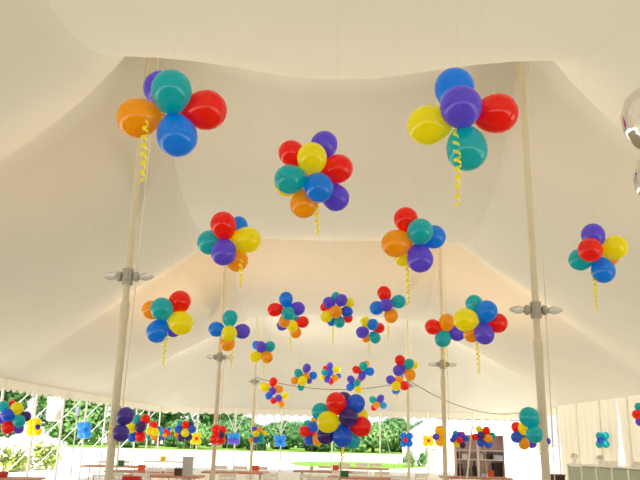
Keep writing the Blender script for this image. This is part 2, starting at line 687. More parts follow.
def cluster(name, label, ctr, balls, ribbon=None, Y=None, R=0.14, hang=True, stick=None, group=None, cat='balloon cluster',
            weight=None, stickx=0.0, spread=1.0):
    """ctr: image point of the knot; balls: (x, y, r, colour, depth) - read off the photo, built at true depth"""
    big = sorted([b[2] for b in balls])[-max(2, len(balls) // 2):]
    rp = sum(big) / len(big)
    if Y is None:
        D = R * F / rp
        Cn = at_d(ctr[0], ctr[1], D)
    else:
        Cn = at_y(ctr[0], ctr[1], Y)
        D = (Cn - CAM).dot(FWD)
    Rw = rp * D / F
    t = thing(name, label, cat, Cn, 0, group)
    pos, rad = [], []
    dep = [-b[4] * Rw * 1.05 for b in balls]      # + = away from the camera
    for it in range(14):
        for i in range(len(balls)):
            for j in range(i + 1, len(balls)):
                bi, bj = balls[i], balls[j]
                s = math.hypot(bi[0] - bj[0], bi[1] - bj[1]) * D / F
                ri, rj = bi[2] * D / F, bj[2] * D / F
                need = (max(ri, .8 * Rw) + max(rj, .8 * Rw)) * 0.93
                if s < need:
                    want = math.sqrt(need * need - s * s)
                    cur = dep[i] - dep[j]
                    sg = 1 if (cur > 0 or (cur == 0 and i < j)) else -1
                    if abs(cur) < want:
                        m_ = (want - abs(cur)) * 0.5 * 0.6
                        dep[i] += sg * m_
                        dep[j] -= sg * m_
    for b, dp in zip(balls, dep):
        p = at_d(b[0], b[1], D + dp)
        r = b[2] * (D + dp) / F
        r = max(r, 0.62 * Rw) if name != 'balloon_flower' else r * (1.14 if b[2] < 6 else 1.0)
        d = (p - Cn)
        if d.length < 1e-4:
            d = -FWD
        q = d.to_track_quat('Z', 'Y')
        o = link('balloon', BALLOON_ME[b[3]], t, p - Cn)
        o.rotation_euler = q.to_euler()
        st = 1.0 + 0.05 * ((int(b[0] * 7 + b[1] * 3) % 5) / 5.0)
        o.scale = (r, r, r * st)
        if b[2] > 9:
            kn = link('knot', KNOT_ME[b[3]], o)
    if ribbon:
        rx, y0, y1, rd = ribbon
        Dr = D - rd * Rw
        a, b_ = at_d(rx, y0, Dr), at_d(rx, y1, Dr)
        ln = a.z - b_.z
        me = curl_mesh(ln, 0.018 + 0.006 * (Rw / .14), 0.022, 0.062, int(rx))
        link('ribbon', me, t, a - Cn)
    if hang:
        z1 = roof(Cn.x, Cn.y) - 0.01
        bm = bmnew(); tube(bm, [(0, 0, 0), (0, 0, z1 - Cn.z)], 0.0009, 4)
        obj('hanging_line', bm, M_line, t)
    if stick is not None:
        bm = bmnew()
        pts = []
        for i in range(13):
            f = i / 12
            pts.append((stickx * f + 0.006 * math.sin(f * 9), 0.0, (stick - Cn.z) * f))
        tube(bm, pts, 0.007, 5)
        obj('string', bm, M_rope if weight is None else M_grey, t)
        if weight:
            wm, ws = weight
            bm = bmnew()
            box(bm, (stickx, 0, stick - Cn.z + ws[2] / 2 - 0.0), ws, bevel=0.01)
            w_ = obj('weight', bm, wm, t)
            bm = bmnew()
            box(bm, (stickx, 0, stick - Cn.z + ws[2] + .004), (ws[0] * 1.02, ws[1] * .16, .006))
            box(bm, (stickx, 0, stick - Cn.z + ws[2] + .004), (ws[0] * .16, ws[1] * 1.02, .006))
            obj('bow_ribbon', bm, M_white, w_)
    return t


HB = 'hanging_balloon_cluster'
GH = 'balloon clusters hung under the tent roof'


def H(label, ctr, balls, ribbon=None, Y=None, R=0.14):
    return cluster(HB, label, ctr, balls, ribbon, Y, R, True, None, GH)


# --- the clusters under the roof, near to far
H('large five balloon cluster beside the nearest left pole, orange left, red right, blue below', (170, 114),
  [(161, 89, 17.5, 'P', -1.1), (171.5, 91, 20.3, 'T', .7), (137.5, 118, 20, 'O', .0), (206, 110, 20, 'R', -.1), (177, 136, 20.3, 'B', .6)],
  (147, 120, 186, 1.35))
H('large five balloon cluster near the nearest right pole, purple in front, yellow at its left', (460, 118),
  [(454.5, 88.5, 20, 'B', -.9), (461, 107, 21, 'P', 1.0), (497, 113.5, 20, 'R', -.1), (428.5, 125, 20, 'Y', 0), (467, 149.5, 20.6, 'T', .4)],
  (455.5, 128, 212, 0.9))
H('big ten balloon bunch high in the centre, yellow and blue balloons in front', (313, 176),
  [(308, 176, 12, 'O', -.9), (324, 145, 13.5, 'P', -.6), (291.8, 153.5, 13, 'R', -.2), (312, 158, 15, 'Y', 1.0), (337.5, 169, 14.6, 'R', .1),
   (288, 184, 13, 'Y', -.7), (289.8, 179.5, 15, 'T', .7), (304, 204, 14, 'O', -.1), (335.5, 197.5, 13.6, 'P', -.3), (318.7, 187.7, 14.8, 'B', 1.2)],
  (317.5, 202, 237, .3))
H('six balloon cluster right of the left pole, purple front, red on top, yellow at right', (227, 241),
  [(238, 226, 9.5, 'B', -1), (223.3, 225, 12.9, 'R', .5), (210, 242.5, 12.3, 'T', -.4), (247, 240, 13.2, 'Y', 0), (236.5, 260, 11.6, 'O', -.5), (223.7, 252.5, 12.8, 'P', .9)],
  (241.5, 260, 288, .4))
H('six balloon cluster right of centre, wide orange balloon at left, purple at bottom', (415, 240),
  [(404, 257, 9.5, 'Y', -.9), (406, 219.5, 12.2, 'R', -.1), (433.5, 237, 12, 'B', -.2), (396, 243.5, 14, 'O', .2), (420.2, 231.5, 13, 'T', .9), (420, 259, 13.2, 'P', .6)],
  (407.5, 258, 308, .2))
H('cluster by itself at far right, red balloon in front of purple, yellow and blue', (598, 253),
  [(610, 258, 8, 'O', -.8), (593.2, 235.5, 11.5, 'P', 0), (615, 247.5, 12, 'Y', 0), (580.5, 259.5, 11.2, 'T', -.3), (603.2, 271, 11.8, 'B', .3), (590.4, 250, 12.2, 'R', 1)],
  (593, 266, 314, .2))
H('cluster at lower left close to the nearest left pole, blue balloon at its bottom', (168, 317),
  [(151.5, 310, 9.5, 'O', -.8), (173.5, 329, 8, 'P', -.9), (179.5, 302, 11.1, 'R', -.1), (162, 309, 11.3, 'T', .7), (157.5, 331.5, 11, 'B', 0), (181, 323, 12, 'Y', .6)],
  (166.5, 330, 366, .1))
H('cross shaped five balloon cluster in front of second left pole, yellow in the middle', (229, 331),
  [(230, 318, 7.6, 'T', 0), (216.2, 329.3, 7.6, 'B', -.1), (242.4, 331.3, 7.6, 'P', -.1), (227.5, 343.3, 7.6, 'O', 0), (229.2, 333.3, 8, 'Y', 1)],
  (232.3, 350, 369, 0))
H('cluster with blue on top and red at left, left of the round multicolour ball', (287, 308),
  [(286, 299, 7, 'B', 0), (274.7, 309.7, 7, 'R', 0), (297.8, 308.6, 7, 'P', 0), (284.5, 321.5, 6, 'O', .1), (288, 313.3, 7, 'T', 1)])
H('small cluster with two orange balloons just below the blue topped cluster', (293, 324),
  [(282, 325.5, 5.2, 'P', -.4), (294.5, 317.5, 4.6, 'T', -.5), (302.8, 322, 6, 'R', 0), (292.3, 326, 5.8, 'Y', .7), (295.6, 332.4, 5.8, 'O', .2)],
  (290.5, 336, 350, 0))
H('tight round ball of eleven mixed balloons in the middle of the roof', (337, 309),
  [(336, 297, 4.8, 'T', -.4), (329, 302.7, 6, 'P', .5), (341.5, 300, 6, 'P', .6), (349, 303, 5.2, 'Y', -.3), (324.8, 307.3, 4.6, 'R', -.5), (347.2, 311.7, 5.6, 'U', .5),
   (326.6, 316.5, 6, 'Y', .3), (348, 318.2, 4.7, 'R', -.4), (339.4, 322.2, 5.5, 'T', .3), (331.5, 321.5, 4.6, 'B', -.4), (335.8, 311.7, 6.5, 'O', 1.2)],
  (333, 326, 345, 0))
H('five balloon pinwheel with red on top and a dark purple middle', (388, 304),
  [(384.2, 293.3, 7, 'R', 0), (376.7, 308, 7, 'B', 0), (398.7, 301.6, 7, 'T', 0), (391, 316, 7, 'O', .1), (386.5, 305, 6.7, 'P', 1)],
  (388, 322, 341, -.2))
H('small cluster below the dark centred pinwheel, yellow at top and teal at bottom', (370, 331),
  [(365.5, 322, 5.2, 'Y', -.1), (379.3, 328, 5.2, 'R', -.3), (366.2, 338.3, 4.4, 'O', -.6), (362, 332.3, 6, 'P', .3), (375, 337.8, 5.6, 'T', .3), (372.8, 324.3, 5.6, 'B', .6)],
  (369.2, 340, 357, 0))
H('cluster between the two right poles, wide yellow balloon at left and blue above', (480, 321),
  [(474.3, 304, 8.8, 'T', -.5), (472.3, 333.5, 8.8, 'O', -.5), (497.3, 323, 10, 'R', -.3), (486.6, 311.3, 10.8, 'B', .5), (465.5, 319.8, 11.6, 'Y', .5), (484.3, 334.2, 10, 'P', .6)],
  (477.5, 340, 375, 0))
H('four balloon cluster across the second right pole, red at left, teal at bottom', (445, 330),
  [(457, 333.2, 8, 'P', -.4), (433, 327, 7.8, 'R', 0), (446.8, 322.3, 8.2, 'O', .3), (442.8, 339, 8.1, 'T', .3)],
  (444.3, 345, 368, 0), Y=14.8)
H('small cluster before the farthest left pole, purple and teal over yellow and orange', (262.5, 352),
  [(256.8, 345.3, 4.6, 'B', -.6), (261, 346.8, 5.6, 'P', .4), (269.7, 346.6, 5.5, 'T', 0), (255.4, 356.7, 5.7, 'Y', .1), (267, 357.2, 6, 'O', .2)],
  (264, 361, 377, 0))
H('tiny cluster under the cable, red on top and yellow at left', (272, 388.5),
  [(273.3, 381.7, 4.2, 'R', 0), (264.4, 387, 4.7, 'Y', 0), (279, 389.2, 4.2, 'O', 0), (269, 395.8, 3.9, 'B', 0), (272.5, 391.2, 4, 'P', .9)])
H('tiny cluster lowest of the left trail, yellow at right and orange at bottom', (279.7, 399.5),
  [(285.3, 395.8, 3.5, 'Y', 0), (273.6, 400.6, 3.4, 'R', 0), (281.4, 404, 3.6, 'O', 0), (278.6, 398, 3.6, 'P', .8)],
  (272, 402, 410, 0))
H('small far cluster with purple on top and a teal balloon hanging lowest', (303, 377),
  [(306.9, 368, 4.2, 'P', 0), (298.3, 373, 4.2, 'T', 0), (313, 375.5, 4.1, 'B', 0), (294.8, 380.6, 4.1, 'O', 0), (301, 387, 3.6, 'T', 0), (309, 381, 3, 'P', -.6),
   (306, 376.3, 3.9, 'O', .7), (302.5, 381, 4.8, 'Y', .9)],
  (308, 384, 393, 0))
H('small round far ball of mixed balloons directly above the big table bunch', (330.5, 374),
  [(330, 365.8, 3.3, 'P', 0), (337, 369.5, 3.5, 'Y', 0), (325.5, 368.4, 2.8, 'R', -.2), (324.7, 372.4, 3.4, 'T', .2), (322.8, 377.5, 2.8, 'Y', -.3), (327.3, 379.3, 3.4, 'P', .4),
   (335.3, 378.2, 3.3, 'O', .4), (331, 381.7, 3, 'R', 0), (338.6, 376, 2.6, 'B', -.3), (330, 372.6, 3.5, 'U', 1)])
H('small far cluster with red at left, blue at right, just above a twin', (363, 371),
  [(366.3, 364.2, 3.4, 'O', -.6), (356.3, 369.7, 4, 'R', 0), (370, 371.6, 4.3, 'B', 0), (362, 376, 4, 'P', .2), (363.4, 366, 4.3, 'T', .4)],
  (365.5, 381, 391, 0))
H('small far cluster with two blues at left and yellow at bottom right', (354, 384),
  [(360, 379, 3.2, 'R', -.6), (350.8, 379.4, 3.8, 'P', 0), (350, 387.2, 4, 'B', 0), (358.2, 389.2, 4, 'Y', 0), (357, 382.7, 3.6, 'T', .5)])
H('tiny pinwheel nearest above the right edge of the big table bunch', (378, 403),
  [(372.8, 399.7, 3.7, 'T', 0), (380.6, 398.4, 3.7, 'P', 0), (383.4, 405.5, 3.6, 'C', 0), (374, 407.6, 3.2, 'R', -.4), (376.6, 405, 3.6, 'O', .4)])
H('far cluster beside the farthest right pole, red on top left and orange low right', (404.5, 367.5),
  [(413.6, 365, 4.6, 'Y', -.7), (400, 360.2, 5.2, 'R', 0), (408.8, 363.8, 5.2, 'T', .3), (410, 374.7, 5.7, 'O', .1), (398.6, 370.4, 5.7, 'P', .4)])
H('far cluster just below the red topped one, purple at left and red at right', (399, 383.5),
  [(400.5, 376.5, 3, 'B', -.9), (396, 390, 4.2, 'B', -.5), (390.6, 379.8, 4.5, 'P', 0), (399, 379.6, 4.2, 'O', -.1), (404.4, 385.7, 4.7, 'R', .2), (396, 386, 4.8, 'Y', .6)],
  (397, 392, 403, 0))

# --- bunches floating on strings above tables
GT = 'balloon bunches on strings above the tables'


def Tb(label, ctr, balls, Y=None, R=0.14, stick=0.0, weight=None, stickx=0.0, ribbon=None):
    return cluster('table_balloon_bunch', label, ctr, balls, ribbon, Y, R, False, stick, GT, 'balloon bunch', weight, stickx)


W_or = flat('weight_orange', (236, 98, 40)); W_red = flat('weight_red', (205, 40, 36)); W_gr = flat('weight_green', (52, 120, 74))
W_br = flat('weight_brown', (92, 62, 58)); W_wh = flat('weight_white', (235, 232, 225)); W_ye = flat('weight_yellow', (240, 210, 40))
WS = (0.16, 0.16, 0.16)
Tb('big eleven balloon bunch at bottom centre, red on top and yellow in front', (341, 421),
   [(343.4, 401.5, 9.2, 'D', -.6), (352, 440, 8.4, 'T', -.6), (360, 416, 8, 'Y', -.9), (320.8, 412, 9, 'T', 0), (326, 435, 9, 'D', .1), (336.2, 403, 10.4, 'R', .5), (355.6, 403.8, 9.5, 'U', .2),
    (361, 426.5, 10, 'R', .2), (342.5, 436.3, 10.2, 'U', .7), (348.5, 417.3, 9.6, 'D', 1.1), (328, 422, 10.8, 'Y', 1.0)],
   stick=0.0, weight=(W_red, (.2, .2, .14)), ribbon=(343, 444, 466, .3))
Tb('smaller bunch half hidden behind the left of the big central bunch', (312.5, 431.5),
   [(308, 425.6, 5.2, 'T', -.4), (314.5, 420.6, 3.6, 'O', -.6), (313.4, 427, 5.3, 'U', .3), (305, 431.2, 5.5, 'R', .1), (312.3, 434.2, 4.8, 'R', .4), (308.8, 440.5, 4.8, 'U', 0), (318, 439.7, 5.5, 'O', .3)],
   Y=22.4, stick=0.775, weight=(W_wh, (.12, .12, .1)))
Tb('bunch at the far left edge before the flowering shrubs', (12, 417),
   [(12.6, 405, 4.4, 'R', -.5), (25.5, 416.5, 5.2, 'D', -.2), (18.3, 428.2, 5.3, 'P', -.2), (1.5, 418.5, 5.2, 'P', -.2), (3.5, 406.8, 5.6, 'T', .2), (16.7, 408.6, 6.4, 'Y', .3), (19, 421, 6.2, 'T', .5),
    (8, 427.2, 6.5, 'R', .5), (7.8, 415, 6.6, 'U', 1.0)],
   stick=0.775, weight=(W_red, (.2, .2, .12)), stickx=-.06)
Tb('bunch right of the nearest left pole, dark balloon in its middle and red below', (138.5, 428),
   [(137, 420.3, 5.3, 'T', -.1), (145.3, 419.5, 5, 'R', 0), (132.5, 437, 4.8, 'U', 0), (140.3, 436.5, 5.2, 'R', .3), (131, 428, 5.3, 'Y', .4), (140.3, 427, 5.7, 'D', .9)],
   Y=19.6, stick=0.775, weight=(W_or, WS), stickx=.17)
Tb('small red and yellow bunch peeking out behind the dark centred bunch', (152.5, 431),
   [(157.3, 429.6, 3.6, 'B', -.4), (153.6, 425.6, 4.2, 'R', 0), (149.8, 436.2, 3.6, 'T', 0), (154.2, 437, 3.8, 'O', 0), (150.3, 431, 4.3, 'Y', .4), (155.2, 432, 4, 'Y', .6)],
   Y=23.5, stick=0.0)
Tb('tiny far bunch of small bright balloons left of the blue and red ball', (165.2, 434),
   [(161.5, 433.7, 2.3, 'T', 0), (163.4, 429.8, 2.3, 'B', 0), (168.5, 429.6, 2.2, 'B', 0), (169, 437, 2.2, 'T', 0), (163, 438.3, 2.2, 'P', 0), (168.2, 433.6, 2.4, 'R', .4), (164.8, 435, 2.3, 'O', .6), (165.6, 431, 2.3, 'R', .5)],
   Y=33, stick=0.0)
Tb('round ball of blue, red and yellow balloons seen left of the second pole', (185, 431),
   [(180, 424, 3.2, 'T', -.4), (190.6, 424.8, 3.4, 'D', -.3), (177.2, 434.5, 2.8, 'O', -.4), (178.2, 429.2, 3.8, 'U', .1), (192, 429.4, 4, 'U', .1), (181, 437.8, 3.8, 'D', .2), (188.4, 437.2, 3.9, 'D', .2),
    (185.3, 424.8, 3.9, 'R', .5), (185.2, 432.8, 4.1, 'Y', 1)],
   Y=25.6, stick=0.0)
Tb('small bunch beside the foot of the farthest left pole above an orange box', (257, 435.2),
   [(254.3, 429.4, 2.7, 'P', 0), (259.8, 430, 3, 'O', 0), (264.6, 433.5, 2.4, 'Y', 0), (251.5, 436.3, 2.6, 'T', 0), (261, 436, 3, 'T', .3), (251.3, 440, 2.6, 'O', 0), (256, 439.8, 3, 'U', .3), (261.4, 440.4, 2.9, 'T', 0), (255.8, 433.8, 3.3, 'Y', .9)],
   Y=21.3, stick=0.775, weight=(W_or, (.19, .16, .14)))
Tb('bunch left of the nearest right pole, small orange balloon at its bottom', (523, 436),
   [(522.5, 435, 5.2, 'D', -.7), (531.7, 443, 5.2, 'P', -.6), (516.6, 427.5, 5.3, 'R', 0), (516.5, 437.3, 5.6, 'U', .3), (524, 444, 5.6, 'O', .4), (524.3, 428.2, 6.2, 'Y', .6)],
   stick=0.0, weight=(W_wh, (.16, .16, .1)))
Tb('bunch at the left corner of the display shelves, blue and purple with yellow low', (459, 439),
   [(455.6, 433.3, 2.8, 'T', -.2), (462.6, 434.2, 2.6, 'R', -.2), (452.6, 440, 2.8, 'P', -.1), (455, 436.6, 3.3, 'U', .2), (460, 434.8, 3.1, 'P', .2), (465.6, 438.5, 3.1, 'U', .1), (456.2, 444.3, 3.2, 'Y', .2), (462.5, 445, 3.2, 'D', .1), (459.6, 440, 3.3, 'R', .9)],
   Y=19.75, stick=0.79, stickx=.0)
Tb('bunch across the top of the display shelves, yellow top left, orange in front', (483.5, 436.5),
   [(492, 435.6, 3.5, 'T', -.2), (488, 444.2, 4, 'U', -.1), (479, 429.2, 3.4, 'Y', .1), (486.3, 430.7, 4, 'R', .1), (475.4, 437, 3.6, 'R', .1), (481, 442.5, 4, 'U', .3), (480.8, 435.2, 3.8, 'D', .8), (488, 438.5, 4.2, 'O', .8)],
   Y=19.75, stick=0.79, stickx=.06)
Tb('bunch cut off by the right frame edge, teal over orange and purple', (643, 414),
   [(639, 407, 4.2, 'T', 0), (637, 414.5, 4.7, 'R', .4), (640, 421.5, 4.3, 'P', 0), (647, 408.5, 4.4, 'B', 0), (649, 418, 4.4, 'Y', 0)],
   Y=20.0, stick=0.0)

# --- balloon flowers tied round posts and poles
def Fl(label, ctr, balls, Y, ribbon=None):
    return cluster('balloon_flower', label, ctr, balls, ribbon, Y, .12, False, None, 'balloon flowers tied to poles', 'balloon flower')


Fl('yellow balloon flower with a purple middle tied to a left eave post', (34, 427),
   [(31, 423, 4, 'Y', 0), (37, 422.6, 4, 'Y', 0), (31, 431.2, 4.1, 'Y', 0), (37.2, 431, 4, 'Y', 0), (37.6, 427, 2.3, 'D', 1.0)], 21.52)
Fl('bright blue balloon flower tied to a left eave post', (84, 430),
   [(81.5, 426.5, 3.9, 'C', 0), (87.2, 426.3, 3.8, 'C', 0), (81.8, 434, 3.8, 'C', 0), (87, 434, 3.9, 'C', 0), (85, 430.2, 2.4, 'B', 1.0)], 26.12)
Fl('two large purple balloons tied to the nearest left pole, one above the other', (117, 425),
   [(125.6, 416, 8.6, 'N', .3), (121, 433.2, 8.4, 'N', 1.3)], 10.25, (111, 424, 440, 1.2))
Fl('large teal balloons tied to the nearest right pole with yellow ribbon', (539, 426),
   [(529.3, 417.3, 10, 'T', .4), (534.3, 434.2, 8.6, 'T', 1.3), (547, 441, 3.2, 'P', -1.0)], 10.2, (538.5, 436, 457, 1.0))
Fl('small yellow balloon flower tied to a far post', (196.5, 439),
   [(193.6, 436.5, 2.6, 'Y', 0), (198.8, 435.5, 2.6, 'Y', 0), (193.3, 441.5, 2.7, 'Y', 0), (198.6, 441.8, 2.6, 'Y', 0), (196.5, 438.8, 1.6, 'R', 1)], 37.6)
Fl('red balloon flower with dark middle tied round the second left pole', (218, 435),
   [(216.3, 430, 4.3, 'R', 0), (222, 430.2, 4, 'R', 0), (214.8, 439, 4.4, 'R', 0), (220.6, 439.5, 4.2, 'R', .2), (221.7, 435, 2.7, 'D', 1.0)], 19.25)
Fl('pale blue and lilac balloon flower tied to a far post', (234, 438.5),
   [(230.7, 436.3, 2.8, 'C', 0), (236.8, 436, 2.8, 'C', 0), (230.8, 441, 2.8, 'V', 0), (236.8, 441.2, 2.8, 'V', 0), (233.8, 438.5, 1.7, 'B', 1)], 37.6)
Fl('sky blue balloon flower with yellow ribbon tied to the braced far post', (280, 441),
   [(277, 438.3, 2.8, 'C', 0), (283, 438, 2.8, 'C', 0), (277.3, 443.6, 2.7, 'C', 0), (283, 443.7, 2.7, 'C', 0), (280.2, 441, 1.5, 'B', 1)], 37.6, (274.5, 442, 447, .5))
Fl('bright blue balloon flower with orange middle tied round the farthest right pole', (406.5, 440),
   [(403.8, 436.3, 3.2, 'B', 0), (409.5, 436.3, 3.2, 'B', 0), (403.7, 443.3, 3.2, 'B', 0), (409.3, 443.1, 3.2, 'B', 0), (405.6, 439.9, 2, 'R', 1.2)], 28.4)
Fl('lemon yellow balloon flower on a far post before the white marquee', (428.5, 441),
   [(425.5, 438.3, 2.7, 'L', 0), (431.2, 438.3, 2.7, 'L', 0), (425.8, 443.2, 2.8, 'Y', 0), (431.2, 443, 2.8, 'Y', 0), (428.6, 440.7, 1.5, 'R', 1)], 37.6)
Fl('golden yellow balloon flower with pink purple middle on second right pole', (441.5, 436),
   [(440, 431.2, 4.7, 'A', .1), (440.4, 441, 4.8, 'A', .1), (435.8, 436.8, 2.9, 'P', .8)], 19.2)
Fl('teal balloon flower with blue middle tied to a right sidewall post', (602.7, 440.2),
   [(600, 436.4, 3.5, 'T', 0), (605.3, 436, 3.4, 'T', 0), (600, 444, 3.6, 'T', 0), (605.4, 443.8, 3.4, 'T', 0), (600.3, 440.2, 2.9, 'U', 1)], 23.9, (604.5, 446, 457, .3))

# --- silver foil figure balloon at the frame edge
Cf = at_d(654, 120, 4.4)
t = thing('hanging_foil_balloon', 'shiny silver foil balloon cut off at the right frame edge', 'foil balloon', Cf)


def foil_lobe(Rmaj, rmin, zoff, xoff, seg=40, ring=16, squash=1.15):
    bm = bmnew()
    rings = []
    for i in range(seg):
        a = 2 * PI * i / seg
        rr = rmin * (1 + 0.035 * math.sin(a * 13))
        ring_v = []
        for j in range(ring):
            b = 2 * PI * j / ring
            R_ = Rmaj + rr * math.cos(b)
            ring_v.append(bm.verts.new((xoff + R_ * math.cos(a) * .95, rr * 0.75 * math.sin(b), zoff + R_ * math.sin(a) * squash * .95)))
        rings.append(ring_v)
    for i in range(seg):
        A, B = rings[i], rings[(i + 1) % seg]
        for j in range(ring):
            bm.faces.new((A[j], A[(j + 1) % ring], B[(j + 1) % ring], B[j]))
    return bm


obj('upper_loop', foil_lobe(.125, .088, 0, 0), M_foil, t, smooth=True)
obj('lower_loop', foil_lobe(.115, .085, -.395, .025, squash=1.1), M_foil, t, smooth=True)
bm = bmnew(); tube(bm, [(0, 0, .22), (0, 0, roof(Cf.x, Cf.y) - Cf.z - .01)], .0012, 4); obj('hanging_line', bm, M_line, t)

# ------------------------------------------------------------------ power cable between far poles
def sag(p, q, s, n=16):
    p, q = Vector(p), Vector(q)
    return [p.lerp(q, i / n) - Vector((0, 0, s * 4 * (i / n) * (1 - i / n))) for i in range(n + 1)]


bm = bmnew()
A = Vector((-XP, RID[4] - .22, 3.97)); B = Vector((XP, RID[4] - .22, 3.95)); C_ = Vector((XE - .1, 30.99, E - .05))
tube(bm, sag(A, B, .40) + sag(B, C_, .62)[1:], 0.014, 6)
c = obj('hanging_cable', bm, M_cable)
tag(c, 'thin brown power cable sagging between the farthest poles to the right eave', 'cable')

# ------------------------------------------------------------------ tables and chairs
def folding_table(x, y, label, rz=0.0, w=1.83, d=.76, top=None):
    t = thing('folding_table', label, 'table', (x, y, 0), rz, 'folding tables at the far end')
    bm = bmnew(); box(bm, (0, 0, .7525), (w, d, .045), bevel=.008); obj('tabletop', bm, top or M_wood, t)
    for sx in (-1, 1):
        for sy in (-1, 1):
            bm = bmnew(); tube(bm, [(sx * (w / 2 - .25), sy * (d / 2 - .1), .73), (sx * (w / 2 - .2), sy * (d / 2 - .08), 0)], .015, 6)
            obj('leg', bm, M_grey, t)
        bm = bmnew(); tube(bm, [(sx * (w / 2 - .215), -(d / 2 - .085), .2), (sx * (w / 2 - .215), (d / 2 - .085), .2)], .012, 6)
        obj('crossbar', bm, M_grey, t)
    return t


CH = None


def make_chair():
    t = thing('folding_chair', 'white resin folding chair among the far tables', 'chair', (0, 0, 0), 0, 'white folding chairs')
    bm = bmnew(); box(bm, (0, 0, .44), (.40, .38, .035), bevel=.012); obj('seat', bm, M_resin, t)
    bm = bmnew()
    R = Matrix.Rotation(math.radians(-12), 3, 'X')
    box(bm, (0, -.255, .72), (.36, .022, .09), rot=R, bevel=.006)
    box(bm, (0, -.275, .84), (.36, .022, .09), rot=R, bevel=.006)
    obj('backrest', bm, M_resin, t)
    for s in (-1, 1):
        bm = bmnew(); tube(bm, [(s * .205, .22, 0), (s * .205, -.18, .44), (s * .19, -.285, .9)], .014, 8); obj('leg', bm, M_resin, t)
        bm = bmnew(); tube(bm, [(s * .18, -.27, 0), (s * .18, .17, .45)], .013, 8); obj('leg', bm, M_resin, t)
    bm = bmnew(); tube(bm, [(-.2, .14, .09), (.2, .14, .09)], .009, 6); obj('stretcher', bm, M_resin, t)
    return t


chair0 = make_chair()
first = [True]


def chair(x, y, rz):
    c = chair0 if first[0] else copy_tree(chair0)
    first[0] = False
    c.location = (x, y, 0)
    c.rotation_euler = (0, 0, rz)
    return c


def tx(px, Y):
    return pole_x(px, Y)


TB = [
    (238, 20.6, 'brown folding table carrying the orange box at the second left pole', .03),
    (168, 18.1, 'brown folding table with the dark box, left of the second pole', -.04),
    (118, 22.6, 'brown folding table behind the foot of the nearest left pole', .05),
    (145, 19.9, 'brown folding table under the orange box near the left pole', .02),
    (325, 22.3, 'brown folding table below the half hidden bunch at centre', -.02),
    (361, 25.0, 'brown folding table farthest back at centre, right of the big bunch', .04),
    (363, 19.2, 'brown folding table with the green box, right of the big bunch', .0),
    (3, 15.8, 'brown folding table at the lower left edge of the frame', .06),
]
tabs = []
for px, Y, lab, rz in TB:
    X = tx(px, Y)
    folding_table(X, Y, lab, rz)
    tabs.append((X, Y, rz))
for i, (X, Y, rz) in enumerate(tabs):
    for k in (-1, 0, 1):
        if i in (0, 2, 4, 5, 6, 1):
            if (i, k) in ((1, 1), (4, -1), (2, 1)):
                continue
            chair(X + k * .58 + .04 * math.sin(i * 3 + k), Y + .68 + .05 * math.sin(k * 5 + i), PI + .12 * math.sin(i + k * 2))
for px, Y, rz in ((228, 17.6, .3), (277, 18.2, -.4), (298, 17.9, .9), (316, 17.4, .1), (401, 18.2, -.3), (119, 17.0, .2), (150, 16.9, -.2), (414, 19.5, .6), (333, 16.8, -.2)):
    chair(tx(px, Y), Y, rz)


def carton(px, Y, z, s, mat, label, name='gift_box', rz=0.1):
    X = tx(px, Y)
    t = thing(name, label, 'box', (X, Y, z), rz)
    bm = bmnew(); box(bm, (0, 0, s[2] * .42), (s[0], s[1], s[2] * .84), bevel=.006); obj('box_body', bm, mat, t)
    bm = bmnew(); box(bm, (0, 0, s[2] * .91), (s[0] * 1.06, s[1] * 1.06, s[2] * .18), bevel=.006); obj('box_lid', bm, mat, t)
    return t


TZ = .775
carton(124, 22.4, TZ, (.16, .16, .17), W_gr, 'small green box on the table behind the nearest left pole')
carton(136, 15.6, 0.0, (.34, .3, .87), W_red, 'tall red bin at the bottom edge right of the nearest left pole', 'storage_bin')
carton(181, 18.0, TZ, (.18, .16, .17), W_br, 'dark brown box on the table left of the second pole')
carton(336, 22.2, TZ, (.17, .16, .17), W_or, 'orange box on the central table below the big balloon bunch')
carton(345, 19.1, TZ, (.19, .17, .15), W_gr, 'green box on the table right of the orange box')
folding_table(tx(167, 27.2), 27.2, 'pale topped table carrying a small yellow box, left of the second pole', .0, 1.5, .7, M_resin)
carton(165, 27.1, TZ, (.19, .18, .17), W_ye, 'small yellow box on the pale table left of the second pole')
carton(190, 20.5, 0.0, (.27, .25, 1.15), basic('grey_bin', srgb(196, 198, 204), .6), 'tall grey bin standing left of the second pole', 'storage_bin')

# ------------------------------------------------------------------ display shelves
SY = 20.6
x0, x1 = tx(454.5, SY), tx(502.5, SY)
sw = x1 - x0
scx = (x0 + x1) / 2
tt = folding_table(tx(474, SY), SY + .02, 'brown table carrying the display shelves beside the second right pole', 0.0, 1.9, .8)
t = thing('display_shelf', 'open display shelving with brown back standing on a table', 'shelf', (scx, SY, .775))
SH = 1.12
bm = bmnew(); box(bm, (0, .16, SH / 2), (sw, .02, SH)); obj('back_panel', bm, M_shelfback, t)
for s in (-1, 1):
    bm = bmnew(); box(bm, (s * (sw / 2 - .012), 0, SH / 2), (.024, .34, SH), bevel=.004); obj('side_panel', bm, M_shelfback, t)
for z in (.012, .46, .70, SH - .012):
    bm = bmnew(); box(bm, (0, 0, z), (sw - .05, .32, .022)); obj('shelf_board', bm, M_white if 0.1 < z < 1 else M_shelfback, t)
bm = bmnew(); box(bm, (-.06, -.16, SH / 2 - .03), (.06, .03, SH - .06)); obj('front_upright', bm, M_white, t)
bm = bmnew()
for q in range(4):
    box(bm, (0, 0, 0), (0.0001, 0.0001, 0.0001))
bm.free()
p0, p1 = at_y(471.5, 433, SY - .5), at_y(463, 477, SY - .5)
p1.z = 0.0
bm = bmnew(); tube(bm, [p1, p0 + (p0 - p1) * .1], .022, 8); c = obj('leaning_pole', bm, M_white)
tag(c, 'white pole leaning in front of the display shelves', 'pole')


